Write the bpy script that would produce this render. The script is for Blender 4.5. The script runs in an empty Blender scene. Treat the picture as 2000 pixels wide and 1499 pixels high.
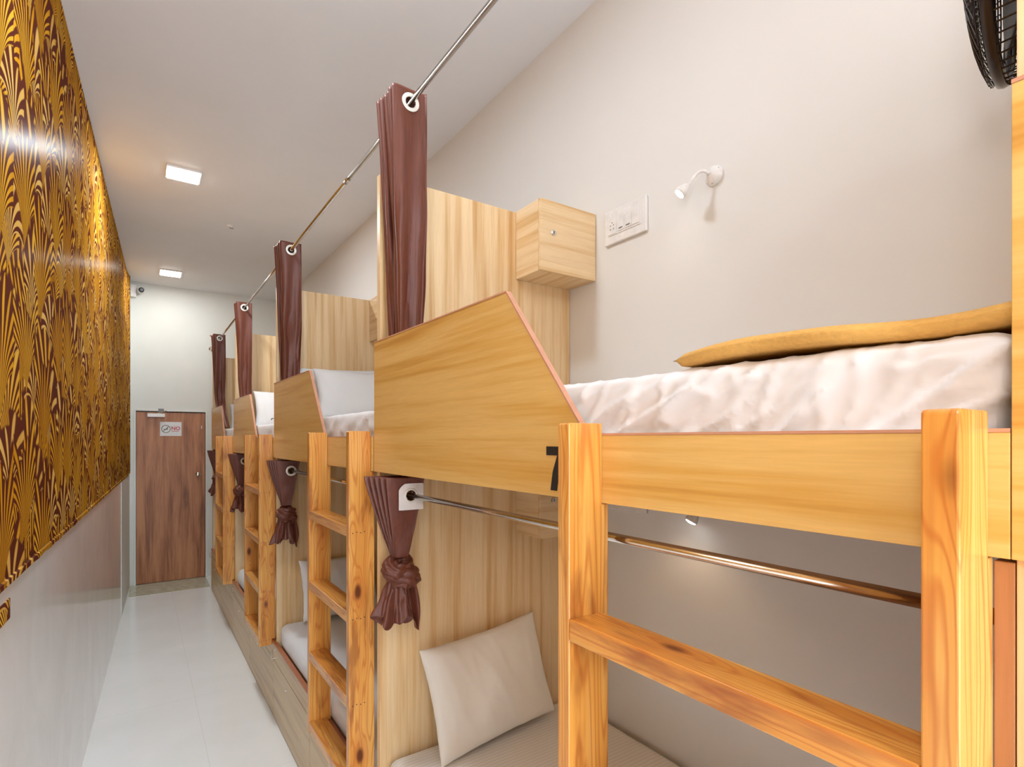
import bpy, bmesh, math, random
from mathutils import Vector, Matrix, noise
random.seed(7)
PI = math.pi
scn = bpy.context.scene
COL = scn.collection

# ------------------------------------------------------------------ node helpers
def s2l(r, g, b):
    f = lambda c: (c/255/12.92) if c/255 <= .04045 else ((c/255+.055)/1.055)**2.4
    return (f(r), f(g), f(b), 1.0)

class NT:
    def __init__(s, name):
        s.m = bpy.data.materials.new(name); s.m.use_nodes = True
        s.t = s.m.node_tree; s.t.nodes.clear()
        s.out = s.t.nodes.new('ShaderNodeOutputMaterial')
        s.b = s.t.nodes.new('ShaderNodeBsdfPrincipled')
        s.t.links.new(s.b.outputs[0], s.out.inputs[0])
        s._tc = None
    def n(s, kind, **kw):
        nd = s.t.nodes.new('ShaderNode'+kind)
        for k, v in kw.items(): setattr(nd, k, v)
        return nd
    def put(s, sock, v):
        if isinstance(v, bpy.types.NodeSocket): s.t.links.new(v, sock)
        else: sock.default_value = v
    def math(s, op, a, b=0.0, c=None, clamp=False):
        nd = s.n('Math', operation=op, use_clamp=clamp)
        s.put(nd.inputs[0], a); s.put(nd.inputs[1], b)
        if c is not None: s.put(nd.inputs[2], c)
        return nd.outputs[0]
    def add(s, a, b): return s.math('ADD', a, b)
    def sub(s, a, b): return s.math('SUBTRACT', a, b)
    def mul(s, a, b): return s.math('MULTIPLY', a, b)
    def div(s, a, b): return s.math('DIVIDE', a, b)
    def sin(s, a): return s.math('SINE', a)
    def abs(s, a): return s.math('ABSOLUTE', a)
    def pingpong(s, a, b): return s.math('PINGPONG', a, b)
    def floor(s, a): return s.math('FLOOR', a)
    def fract(s, a): return s.math('FRACT', a)
    def coord(s, kind='Object'):
        if s._tc is None: s._tc = s.n('TexCoord')
        return s._tc.outputs[kind]
    def pos(s): return s.n('NewGeometry').outputs['Position']
    def xyz(s, v):
        nd = s.n('SeparateXYZ'); s.put(nd.inputs[0], v); return nd.outputs
    def vec(s, x, y, z):
        nd = s.n('CombineXYZ'); s.put(nd.inputs[0], x); s.put(nd.inputs[1], y); s.put(nd.inputs[2], z); return nd.outputs[0]
    def map(s, v, scale=(1,1,1), loc=(0,0,0)):
        nd = s.n('Mapping'); s.put(nd.inputs['Vector'], v)
        nd.inputs['Scale'].default_value = scale; s.put(nd.inputs['Location'], loc); return nd.outputs[0]
    def noise(s, v, scale=1.0, detail=2.0, rough=.5, dist=0.0):
        nd = s.n('TexNoise'); s.put(nd.inputs['Vector'], v)
        nd.inputs['Scale'].default_value = scale; nd.inputs['Detail'].default_value = detail
        nd.inputs['Roughness'].default_value = rough; nd.inputs['Distortion'].default_value = dist
        return nd.outputs['Fac']
    def ramp(s, f, stops, interp='LINEAR'):
        nd = s.n('ValToRGB'); s.put(nd.inputs[0], f); cr = nd.color_ramp; cr.interpolation = interp
        while len(cr.elements) < len(stops): cr.elements.new(.5)
        for e, (p, c) in zip(cr.elements, stops):
            e.position = p; e.color = c if len(c) == 4 else (*c, 1)
        return nd.outputs[0]
    def mr(s, v, a, b, c=0.0, d=1.0, smooth=False):
        nd = s.n('MapRange'); s.put(nd.inputs[0], v)
        for i, q in enumerate((a, b, c, d)): s.put(nd.inputs[i+1], q)
        if smooth: nd.interpolation_type = 'SMOOTHSTEP'
        return nd.outputs[0]
    def mix(s, f, a, b, mode='MIX'):
        nd = s.n('Mix', data_type='RGBA', blend_type=mode)
        s.put(nd.inputs[0], f); s.put(nd.inputs[6], a); s.put(nd.inputs[7], b); return nd.outputs[2]
    def rand(s): return s.n('ObjectInfo').outputs['Random']
    def bump(s, h, strength=.2, dist=.01):
        nd = s.n('Bump'); s.put(nd.inputs['Height'], h)
        nd.inputs['Strength'].default_value = strength; nd.inputs['Distance'].default_value = dist
        s.t.links.new(nd.outputs[0], s.b.inputs['Normal'])
    def set(s, col=None, rough=None, metal=None, coat=None, sheen=None, spec=None):
        if col is not None: s.put(s.b.inputs['Base Color'], col)
        if rough is not None: s.put(s.b.inputs['Roughness'], rough)
        if metal is not None: s.put(s.b.inputs['Metallic'], metal)
        if coat is not None: s.put(s.b.inputs['Coat Weight'], coat); s.b.inputs['Coat Roughness'].default_value = .15
        if sheen is not None: s.put(s.b.inputs['Sheen Weight'], sheen)
        if spec is not None: s.put(s.b.inputs['Specular IOR Level'], spec)
        return s.m

def plain(name, col, rough=.5, metal=0, coat=0, bump=0, bscale=40):
    t = NT(name)
    n = t.noise(t.coord(), bscale, 3)
    c = t.mix(t.mr(n, .3, .7), tuple(x*.93 for x in col[:3])+(1,), tuple(min(1, x*1.05) for x in col[:3])+(1,))
    if bump: t.bump(n, bump, .004)
    return t.set(c, rough, metal, coat)

def emit(name, col, strength):
    t = NT(name); n = t.noise(t.coord(), 3, 1)
    e = t.n('Emission'); t.put(e.inputs[0], t.mix(t.mr(n, 0, 1, 0, .03), col, (1, 1, 1, 1))); e.inputs[1].default_value = strength
    t.t.links.new(e.outputs[0], t.out.inputs[0]); return t.m

def laminate(name, axis, light, mid, dark, rough=.35):
    """pale wood laminate, grain running along axis (0 x, 1 y, 2 z)"""
    t = NT(name)
    x, y, z = t.xyz(t.coord())
    r = t.mul(t.rand(), 13.0)
    def sc(k, along):
        s3 = [k, k, k]; s3[axis] = along; return tuple(s3)
    v = t.vec(x, y, t.add(z, r)) if axis != 2 else t.vec(t.add(x, r), y, z)
    a = t.noise(t.map(v, sc(24, .9)), 1, 3, .6, .15)
    b = t.noise(t.map(v, sc(75, 2.2)), 1, 3, .6, .1)
    c = t.noise(t.map(v, sc(32, .5)), 1, 2, .5, .2)
    f = t.add(t.mul(a, .62), t.add(t.mul(b, .22), t.mul(c, .3)))
    col = t.ramp(f, [(.40, dark), (.50, mid), (.60, light), (.72, tuple(min(1, q*1.06) for q in light[:3])+(1,))])
    fib = t.noise(t.map(v, sc(260, 12)), 1, 2, .6)
    col = t.mix(t.mr(fib, .3, .75, 0, .22), col, dark)
    t.bump(b, .03, .002)
    return t.set(col, rough, 0, None)

def pine(name, axis, knots=True):
    t = NT(name)
    x, y, z = t.xyz(t.coord())
    r = t.mul(t.rand(), 37.0)
    comp = [x, y, z]
    comp[axis] = t.add(comp[axis], r)
    v = t.vec(*comp)
    def sc(k, along):
        s3 = [k, k, k]; s3[axis] = along; return tuple(s3)
    # knots
    vo = t.n('TexVoronoi'); t.put(vo.inputs['Vector'], t.map(v, sc(7.5, 3.4))); vo.inputs['Scale'].default_value = 1
    vo.inputs['Randomness'].default_value = .9
    kd = vo.outputs['Distance']
    core = t.mr(kd, .05, .14, 1, 0, True)
    halo = t.mr(kd, .07, .42, 1, 0, True)
    low = t.noise(t.map(v, sc(9, .55)), 1, 2, .5, .15)
    ring = t.add(t.mul(low, 24.0), t.mul(halo, 1.6))
    w = t.pingpong(ring, .5)
    lines = t.mr(w, .0, .26, 1, 0, True)
    fine = t.noise(t.map(v, sc(160, 3)), 1, 3, .6)
    patch = t.noise(t.map(v, sc(16, 2.6)), 1, 4, .6, .4)
    col = t.ramp(t.noise(t.map(v, sc(22, 1.1)), 1, 3), [(.3, s2l(218, 142, 58)), (.52, s2l(232, 166, 78)), (.72, s2l(242, 190, 108))])
    col = t.mix(t.mul(lines, .66), col, s2l(196, 110, 42))
    col = t.mix(t.mr(patch, .54, .70, 0, .70, True), col, s2l(142, 76, 34))
    col = t.mix(t.mr(fine, .35, .8, 0, .35), col, s2l(166, 92, 38))
    col = t.mix(t.mul(halo, .40), col, s2l(190, 100, 36))
    col = t.mix(t.mul(core, .92), col, s2l(88, 34, 14))
    t.bump(fine, .05, .002)
    return t.set(col, t.mr(fine, .2, .8, .26, .38), 0, .35)

# ------------------------------------------------------------------ materials
M = {}
L_, Mi, D_ = s2l(237, 208, 163), s2l(226, 188, 135), s2l(203, 157, 102)
M['lam_v'] = laminate('pale_laminate_upright_grain', 2, L_, Mi, D_)
M['lam_h'] = laminate('pale_laminate_level_grain', 1, L_, Mi, D_)
M['lam_x'] = laminate('pale_laminate_cross_grain', 0, L_, Mi, D_)
M['board'] = laminate('honey_laminate', 1, s2l(228, 186, 112), s2l(218, 168, 86), s2l(196, 140, 62), .3)
M['base'] = laminate('dull_laminate', 1, s2l(212, 184, 140), s2l(198, 166, 120), s2l(172, 138, 94), .32)
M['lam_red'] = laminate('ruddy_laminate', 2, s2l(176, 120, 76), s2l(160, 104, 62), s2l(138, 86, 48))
M['trim'] = plain('pink_brown_edge_band', s2l(205, 148, 118), .35, 0, .2)
M['trim_red'] = plain('red_brown_edge_band', s2l(178, 100, 52), .35, 0, .2)
M['pine_z'] = pine('varnished_pine_upright', 2)
M['pine_y'] = pine('varnished_pine_level', 1)
M['steel'] = plain('polished_steel', (.72, .68, .62, 1), .16, 1)
M['white_plastic'] = plain('white_plastic', s2l(238, 234, 230), .3)
M['grey_plastic'] = plain('grey_plastic', s2l(120, 118, 116), .4)
M['ring'] = plain('pale_metal_ring', s2l(235, 230, 218), .25, .2)
M['black'] = plain('black_plastic', s2l(24, 22, 24), .3)
M['black_gloss'] = plain('glossy_dark_plastic', s2l(52, 42, 38), .14, .35)
M['black_print'] = plain('black_print', s2l(38, 34, 32), .5)
M['red_print'] = plain('red_print', s2l(200, 60, 66), .5)
M['green_print'] = plain('olive_print', s2l(96, 98, 66), .5)
M['white_card'] = plain('white_card', s2l(232, 230, 228), .4)
M['deck'] = laminate('underside_ply', 1, s2l(190, 150, 110), s2l(178, 138, 98), s2l(150, 112, 76), .5)
M['panel_light'] = emit('led_panel', (1, .99, .96, 1), 30)
M['bulb'] = emit('led_bulb', (1, 1, .98, 1), 25)

def mk_wall(name, col, dark):
    t = NT(name); p = t.pos()
    n = t.noise(p, 1.3, 4, .5); f = t.noise(p, 60, 3, .5)
    c = t.mix(t.mr(n, .3, .75), col, dark)
    t.bump(f, .05, .003)
    return t.set(c, .55)
M['wall'] = mk_wall('cream_paint', s2l(234, 231, 226), s2l(230, 226, 220))
M['wall_back'] = mk_wall('white_paint', s2l(232, 232, 226), s2l(222, 222, 214))
M['ceil'] = mk_wall('ceiling_paint', s2l(238, 238, 240), s2l(232, 232, 233))

def mk_floor():
    t = NT('glossy_white_tiles'); p = t.pos(); x, y, z = t.xyz(p)
    gx = t.abs(t.sub(t.fract(t.div(t.add(x, .27), .6)), .5)); gy = t.abs(t.sub(t.fract(t.div(t.add(y, .35), 1.2)), .5))
    g = t.math('MAXIMUM', t.mr(gx, .4975, .499), t.mr(gy, .4988, .4994))
    c = t.mix(t.mr(t.noise(p, 2.2, 4), .3, .7), s2l(247, 247, 244), s2l(240, 241, 236))
    c = t.mix(t.mul(g, .35), c, s2l(180, 176, 166))
    return t.set(c, t.mr(t.noise(p, 6, 2), .3, .7, .10, .16))
M['floor'] = mk_floor()
def mk_thresh():
    t = NT('greenish_stone_strip'); p = t.pos()
    c = t.mix(t.mr(t.noise(p, 14, 5, .65), .35, .65), s2l(206, 204, 182), s2l(178, 176, 150))
    return t.set(c, .14)
M['thresh'] = mk_thresh()
def mk_tile():
    t = NT('polished_wall_tile'); p = t.pos(); x, y, z = t.xyz(p)
    v = t.noise(t.map(p, (1, 1.2, .8)), 1.8, 5, .6, 1.2)
    c = t.mix(t.mr(v, .35, .7), s2l(240, 237, 234), s2l(230, 225, 221))
    vein = t.mr(t.abs(t.sub(t.noise(t.map(p, (1, 1.0, 1.3), (3, 1, 0)), 1.1, 3, .5, 1.5), .5)), .0, .006, 1, 0)
    c = t.mix(t.mul(vein, .3), c, s2l(226, 216, 206))
    g = t.mr(t.abs(t.sub(t.fract(t.div(t.add(y, .12), .6)), .5)), .4975, .499)
    c = t.mix(t.mul(g, .22), c, s2l(170, 160, 152))
    return t.set(c, .09, 0, None, None, .75)
M['tile'] = mk_tile()

def mk_wallpaper():
    """gold bamboo leaves fanning over brown, pale curled leaves between the fans"""
    t = NT('bamboo_leaf_wallpaper'); p = t.pos(); x, y, z = t.xyz(p)
    wy = t.mul(t.sub(t.noise(t.map(p, (1, 3, 2)), 1.0, 2), .5), .07)
    wz = t.mul(t.sub(t.noise(t.map(p, (1, 3, 2), (7, 3, 1)), 1.0, 2), .5), .07)
    Y_ = t.add(y, wy); Z_ = t.add(z, wz)
    def fan(W, H, ou, ov, N, curl, seed, spread, fat):
        u0 = t.add(t.div(Y_, W), ou); ci = t.floor(u0)
        wn = t.n('TexWhiteNoise', noise_dimensions='1D'); t.put(wn.inputs['W'], t.add(ci, seed))
        v0 = t.add(t.add(t.div(Z_, H), ov), wn.outputs['Value']); cj = t.floor(v0)
        wm = t.n('TexWhiteNoise', noise_dimensions='2D'); t.put(wm.inputs['Vector'], t.vec(t.add(ci, seed), cj, 0.0))
        u = t.mul(t.sub(t.fract(u0), t.add(.38, t.mul(wm.outputs['Value'], .24))), W)
        v = t.mul(t.sub(t.fract(v0), .02), H)
        r = t.math('SQRT', t.add(t.mul(u, u), t.mul(v, v)))
        th = t.math('ARCTAN2', u, v)
        rn = t.div(r, H)
        th0 = t.div(th, t.add(.35, t.mul(t.math('POWER', rn, 1.5), curl)))
        idx = t.mul(th0, N); k = t.floor(idx)
        wb = t.n('TexWhiteNoise', noise_dimensions='3D'); t.put(wb.inputs['Vector'], t.vec(k, t.add(ci, seed), cj))
        R_ = t.add(.55, t.mul(wb.outputs['Value'], .42))
        q = t.div(rn, R_)
        prof = t.mul(t.math('SQRT', t.math('MAXIMUM', t.sub(1.0, t.math('POWER', q, 3.0)), 0.0)), fat)
        d = t.abs(t.sub(t.fract(idx), .5))
        blade = t.mr(t.sub(prof, d), -.02, .06)
        lim = t.mr(t.abs(th0), spread*.96, spread, 1, 0)
        return t.mul(t.mul(blade, lim), t.mr(q, .99, 1.0, 1, 0)), t.mul(lim, t.mr(q, .985, 1.02, 1, 0))
    brown = s2l(96, 46, 32)
    gold = t.ramp(t.noise(t.map(p, (1, 7, 1.6)), 1, 2), [(.3, s2l(202, 136, 26)), (.5, s2l(218, 156, 34)), (.7, s2l(232, 176, 52))])
    gold2 = t.ramp(t.noise(t.map(p, (1, 5, 2.6), (4, 1, 8)), 1, 2), [(.35, s2l(218, 152, 32)), (.65, s2l(234, 182, 70))])
    pale = t.ramp(t.noise(t.map(p, (1, 5, 2.6), (2, 6, 8)), 1, 2), [(.35, s2l(218, 164, 72)), (.65, s2l(230, 186, 104))])
    c = brown
    stalk = t.sin(t.add(t.mul(Y_, 2*PI/.034), t.mul(t.noise(t.map(p, (1, 6, 1.2), (1, 9, 3)), 1.0, 2), 9.0)))
    c = t.mix(t.mul(t.mr(stalk, -.05, .15), t.mr(t.noise(t.map(p, (1, 6, 1.4), (3, 3, 9)), 1.0, 1), .46, .5)), c, gold)
    for (W, H, ou, ov, N, curl, seed, spread, fat, col) in (
            (.31, .60, .0, .0, 4.6, .75, 3.0, 2.2, .30, gold),
            (.31, .56, .5, .45, 3.8, 1.05, 17.0, 1.7, .29, gold2),
            (.31, .38, .28, .2, 3.0, 1.9, 29.0, 1.2, .27, pale),
            (.31, .50, .74, .7, 5.0, .9, 41.0, 1.3, .30, gold)):
        m, env = fan(W, H, ou, ov, N, curl, seed, spread, fat)
        c = t.mix(env, c, brown)
        c = t.mix(m, c, col)
    t.bump(t.noise(t.map(p, (1, 30, 8)), 1, 2), .06, .004)
    t.set(c, .6, 0, None, None, 0.0)
    gl = t.n('BsdfGlossy'); gl.inputs['Roughness'].default_value = .26; gl.inputs['Color'].default_value = (1, 1, 1, 1)
    ms = t.n('MixShader'); ms.inputs[0].default_value = .018
    t.t.links.new(t.b.outputs[0], ms.inputs[1]); t.t.links.new(gl.outputs[0], ms.inputs[2]); t.t.links.new(ms.outputs[0], t.out.inputs[0])
    return t.m
M['paper'] = mk_wallpaper()
M['paper_edge'] = plain('paper_torn_edge', s2l(236, 208, 170), .6)

def mk_doorwood():
    t = NT('brown_door_laminate'); v = t.coord()
    a = t.noise(t.map(v, (16, 16, 1.3)), 1, 4, .6, .5); b = t.noise(t.map(v, (70, 70, 3)), 1, 3, .6)
    pl = t.xyz(v)[0]
    c = t.ramp(t.add(t.mul(a, .75), t.mul(b, .25)), [(.34, s2l(122, 72, 40)), (.48, s2l(170, 108, 66)), (.62, s2l(196, 134, 88))])
    t.bump(b, .05, .002)
    return t.set(c, .42)
M['door'] = mk_doorwood()

def mk_satin():
    t = NT('brown_satin'); v = t.coord()
    n = t.noise(t.map(v, (240, 240, 8)), 1, 3, .6)
    c = t.mix(t.mr(n, .3, .7), s2l(88, 43, 28), s2l(114, 58, 38))
    t.bump(n, .10, .002)
    m = t.set(c, .46, .10, None, .2, .55)
    t.b.inputs['Sheen Tint'].default_value = s2l(190, 120, 96)
    return m
M['satin'] = mk_satin()

def mk_sheet(name, col, stripes=False, rough=.8):
    t = NT(name); v = t.coord(); x, y, z = t.xyz(v)
    w = t.noise(t.map(v, (5, 7, 9)), 1, 4, .55, .8)
    weave = t.noise(v, 420, 2)
    h = t.add(t.mul(w, 1.0), t.mul(weave, .03))
    c = col
    if stripes:
        s = t.sin(t.mul(y, 2*PI/.017))
        c = t.mix(t.mr(s, -.3, .3), col, tuple(q*.90 for q in col[:3])+(1,))
    t.bump(h, .10, .02)
    return t.set(c, rough, 0, None, .15)
M['sheet'] = mk_sheet('white_sheet', s2l(236, 234, 234))
M['sheet_stripe'] = mk_sheet('striped_white_sheet', s2l(234, 230, 224), True)
M['pillow'] = mk_sheet('pillow_cotton', s2l(233, 226, 214))
M['pillow_w'] = mk_sheet('pillow_white_cotton', s2l(238, 238, 238))
M['blanket'] = plain('mustard_fleece', s2l(222, 172, 92), .95, 0, 0, .5, 120)
M['tag'] = plain('white_tag_cloth', s2l(226, 218, 212), .7, 0, 0, .2, 200)

# ------------------------------------------------------------------ mesh helpers
def link(name, bm, mat, parent=None, smooth=False, bevel=0, loc=None):
    me = bpy.data.meshes.new(name); bmesh.ops.recalc_face_normals(bm, faces=bm.faces)
    if smooth:
        for f in bm.faces: f.smooth = True
    bm.to_mesh(me); bm.free()
    o = bpy.data.objects.new(name, me); COL.objects.link(o)
    if mat is not None: me.materials.append(M[mat] if isinstance(mat, str) else mat)
    if parent is not None: o.parent = parent
    if loc: o.location = loc
    if bevel:
        md = o.modifiers.new('bevel', 'BEVEL'); md.width = bevel; md.segments = 2; md.limit_method = 'ANGLE'
    return o
def thing(name, label, cat, loc=(0, 0, 0), group=None):
    o = bpy.data.objects.new(name, None); COL.objects.link(o); o.location = loc; o.empty_display_size = .1
    o['label'] = label; o['category'] = cat
    if group: o['group'] = group
    return o
def tag(o, label, cat, group=None):
    o['label'] = label; o['category'] = cat
    if group: o['group'] = group
    return o
def struct(name, bm, mat, parent=None, **k):
    o = link(name, bm, mat, parent, **k)
    if parent is None: o['kind'] = 'structure'
    return o
def box(x0, x1, y0, y1, z0, z1, bm=None):
    bm = bm or bmesh.new()
    vs = [bm.verts.new((x, y, z)) for x in (x0, x1) for y in (y0, y1) for z in (z0, z1)]
    for q in ((0, 1, 3, 2), (4, 6, 7, 5), (0, 4, 5, 1), (2, 3, 7, 6), (0, 2, 6, 4), (1, 5, 7, 3)):
        bm.faces.new([vs[i] for i in q])
    return bm
def prism(poly, lo, hi, axis, bm=None):
    """poly: 2-D points in the plane across axis, extruded lo..hi along axis"""
    bm = bm or bmesh.new()
    def P(a, b, h):
        return {0: (h, a, b), 1: (a, h, b), 2: (a, b, h)}[axis]
    A = [bm.verts.new(P(a, b, lo)) for a, b in poly]; B = [bm.verts.new(P(a, b, hi)) for a, b in poly]
    bm.faces.new(A); bm.faces.new(B[::-1]); n = len(poly)
    for i in range(n): bm.faces.new((A[i], A[(i+1) % n], B[(i+1) % n], B[i]))
    return bm
def tube(pts, r, seg=12, bm=None, closed=False, cap=True):
    bm = bm or bmesh.new(); pts = [Vector(p) for p in pts]; n = len(pts)
    rr = r if isinstance(r, (list, tuple)) else [r]*n
    rings = []; up = None
    for i, p in enumerate(pts):
        if closed: d = pts[(i+1) % n]-pts[i-1]
        else: d = pts[min(i+1, n-1)]-pts[max(i-1, 0)]
        d.normalize()
        if up is None:
            up = Vector((0, 0, 1)) if abs(d.z) < .9 else Vector((1, 0, 0))
        a = up - d*up.dot(d)
        if a.length < 1e-4: a = d.orthogonal()
        a.normalize(); up = a; b = d.cross(a)
        rings.append([bm.verts.new(p + (a*math.cos(2*PI*k/seg)+b*math.sin(2*PI*k/seg))*rr[i]) for k in range(seg)])
    for i in range(n if closed else n-1):
        A, B = rings[i], rings[(i+1) % n]
        for k in range(seg): bm.faces.new((A[k], A[(k+1) % seg], B[(k+1) % seg], B[k]))
    if cap and not closed:
        bm.faces.new(rings[0][::-1]); bm.faces.new(rings[-1])
    return bm
def circle(c, r, n, ax, ay):
    c = Vector(c); ax = Vector(ax); ay = Vector(ay)
    return [c+ax*r*math.cos(2*PI*k/n)+ay*r*math.sin(2*PI*k/n) for k in range(n)]
def lathe(prof, origin, axis, seg=32, bm=None):
    """prof: (radius, distance along axis)"""
    bm = bm or bmesh.new(); d = Vector(axis).normalized(); a = d.orthogonal().normalized(); b = d.cross(a); o = Vector(origin)
    rings = [[bm.verts.new(o+d*h+(a*math.cos(2*PI*k/seg)+b*math.sin(2*PI*k/seg))*max(r, 1e-5)) for k in range(seg)] for r, h in prof]
    for A, B in zip(rings, rings[1:]):
        for k in range(seg): bm.faces.new((A[k], A[(k+1) % seg], B[(k+1) % seg], B[k]))
    bm.faces.new(rings[0][::-1]); bm.faces.new(rings[-1])
    return bm
def clone(o, parent=None):
    c = o.copy(); COL.objects.link(c); c.parent = parent
    for ch in list(o.children): clone(ch, c)
    return c
def text_mesh(name, s, size, mat, parent, loc, rot, depth=.0015):
    cu = bpy.data.curves.new(name, 'FONT'); cu.body = s; cu.size = size; cu.extrude = depth/2
    cu.align_x = 'LEFT'; cu.offset = size*.025
    tmp = bpy.data.objects.new(name, cu); COL.objects.link(tmp)
    bpy.context.view_layer.update()
    me = bpy.data.meshes.new_from_object(tmp.evaluated_get(bpy.context.evaluated_depsgraph_get()))
    bpy.data.objects.remove(tmp)
    o = bpy.data.objects.new(name, me); COL.objects.link(o); me.materials.clear(); me.materials.append(M[mat])
    o.parent = parent; o.location = loc; o.rotation_euler = rot
    return o

# ------------------------------------------------------------------ layout (metres; y runs down the corridor)
EYE = 1.823; YAW = math.radians(34.378)
FB = .734            # front plane of the bunks
WR = 1.675           # long wall behind the bunks
CEIL = 3.77; YB = 8.25; YN = -2.6
P = 1.841            # bunk pitch
def wl(y): return -.405+.038*y      # corridor side wall, slightly skewed

# ---- room
struct('floor', box(-1.2, 1.9, YN-.1, YB+.2, -.1, 0), 'floor')
o = struct('trim_1', box(wl(YB)+.0, FB, 7.66, YB, 0, .004), 'thresh')
struct('ceiling', box(-1.2, 1.9, YN-.1, YB+.2, CEIL, CEIL+.1), 'ceil')
struct('wall_right', box(WR, WR+.12, YN, YB+.12, 0, CEIL), 'wall')
# corridor side wall: core, then tiled dado and wallpaper as facings
def skew(x_off0, x_off1, y0, y1, z0, z1):
    return prism([(wl(y0)+x_off0, y0), (wl(y0)+x_off1, y0), (wl(y1)+x_off1, y1), (wl(y1)+x_off0, y1)], z0, z1, 2)
struct('wall_left', skew(-.40, -.012, YN, YB+.19, 0, CEIL), 'wall_back')
struct('trim_2', skew(-.012, 0, YN, 6.86, 0, 1.42), 'tile')
struct('trim_3', skew(-.012, .004, 6.86, YB, 0, 1.40), 'wall_back')
def paper():
    bm = bmesh.new(); n = 240; a, b_, c_, d_ = [], [], [], []
    for i in range(n+1):
        y = YN+(7.98-YN)*i/n
        zz = 1.412+.004*noise.noise(Vector((y*6, 0, 0)))
        off = .003+.002*noise.noise(Vector((y*2, 3, 0)))
        if y > 7.6: off += .02*((y-7.6)/.38)**2
        for L, p in ((a, (wl(y)+off, y, zz)), (b_, (wl(y)+off, y, CEIL)), (c_, (wl(y)-.012, y, CEIL)), (d_, (wl(y)-.001, y, zz))):
            L.append(bm.verts.new(p))
    for i in range(n):
        for A, B in ((a, b_), (b_, c_), (c_, d_), (d_, a)): bm.faces.new((A[i], A[i+1], B[i+1], B[i]))
    bm.faces.new((a[0], b_[0], c_[0], d_[0])); bm.faces.new((a[-1], b_[-1], c_[-1], d_[-1]))
    return bm
wp = link('wallpaper', paper(), 'paper')
tag(wp, 'gold and brown leaf patterned wallpaper covering upper corridor wall', 'wallpaper')
# turned lower lip of the paper, over the tiles
lip = bmesh.new(); prv = None
for i in range(201):
    y = 1.2+(7.95-1.2)*i/200
    z1 = 1.413; z0 = 1.392+.006*noise.noise(Vector((y*9, 7, 0)))
    cur = [lip.verts.new(q) for q in ((wl(y)+.004, y, z1), (wl(y)+.010, y, z1-.003), (wl(y)+.009, y, z0), (wl(y)+.001, y, z0))]
    if prv:
        for k in range(4): lip.faces.new((prv[k], prv[(k+1) % 4], cur[(k+1) % 4], cur[k]))
    prv = cur
link('paper_hem', lip, 'paper', wp)
sc_ = skew(.000, .003, 1.4, 2.21, 1.285, 1.345)
scrap = link('wallpaper_strip', sc_, 'paper'); tag(scrap, 'small scrap of gold leaf wallpaper stuck on the grey wall tiles', 'wallpaper')

# back wall with the door opening
DX0, DX1, DZ = -.024, .733, 2.175
bk = box(-.35, DX0, YB, YB+.12, 0, CEIL); box(DX1, WR, YB, YB+.12, 0, CEIL, bk); box(DX0, DX1, YB, YB+.12, DZ, CEIL, bk); box(-.5, WR, YB+.125, YB+.2, 0, CEIL, bk)  # last slab is added unseen behind the door to block world light
struct('wall_back', bk, 'wall_back')
fr = box(DX0-.022, DX0, YB-.012, YB+.1, 0, DZ+.022); box(DX1, DX1+.022, YB-.012, YB+.1, 0, DZ+.022, fr); box(DX0, DX1, YB-.012, YB+.1, DZ, DZ+.022, fr)
struct('trim_4', fr, 'wall_back', bevel=.002)
dr = link('door_1', box(-.375, .374, -.02, .02, 0, 2.155), 'door', bevel=.002); dr.location = ((DX0+DX1)/2, YB+.022, .008); dr['kind'] = 'structure'
kn = lathe([(.028, 0), (.028, .008), (.012, .012), (.012, .03), (.026, .042), (.030, .056), (.024, .068), (.008, .072)], (.29, -.02, 1.355), (0, -1, 0))
link('door_handle', kn, 'steel', dr, smooth=True)
cl = box(-.26, -.075, -.07, -.02, 2.092, 2.137)
link('door_closer', cl, 'white_plastic', dr, bevel=.004)
link('closer_arm', tube([(-.15, -.05, 2.14), (-.10, -.055, 2.158), (-.06, -.03, 2.175)], .006, 8), 'steel', dr)
link('door_bracket', box(.33, .338, -.03, -.02, 1.95, 1.99), 'white_plastic', dr)
link('closer_bracket', box(-.145, -.085, -.035, -.02, 2.15, 2.20), 'grey_plastic', dr)

# NO sign
sg = thing('door_sign', 'small white no smoking style sign with red NO on brown door', 'sign', (.345, YB+.001, 1.952))
link('card', box(-.117, .117, -.003, .0, -.09, .09), 'white_card', sg)
rg = bmesh.new(); tube(circle((-.053, -.004, .0), .047, 36, (1, 0, 0), (0, 0, 1)), .0035, 8, rg, closed=True)
link('ring', rg, 'green_print', sg)
ic = tube([(-.085, -.0045, -.033), (-.021, -.0045, .033)], .003, 8)
tube([(-.078, -.004, -.004), (-.032, -.004, -.004)], .0042, 8, ic)
tube([(-.036, -.004, .004), (-.034, -.004, .016), (-.042, -.004, .024)], .0022, 6, ic)
link('crossed_cigarette', ic, 'green_print', sg)
text_mesh('lettering', 'NO', .062, 'red_print', sg, (.004, -.003, -.012), (PI/2, 0, 0))
link('small_print', box(.006, .09, -.0040, -.003, -.030, -.024), 'red_print', sg)

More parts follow.
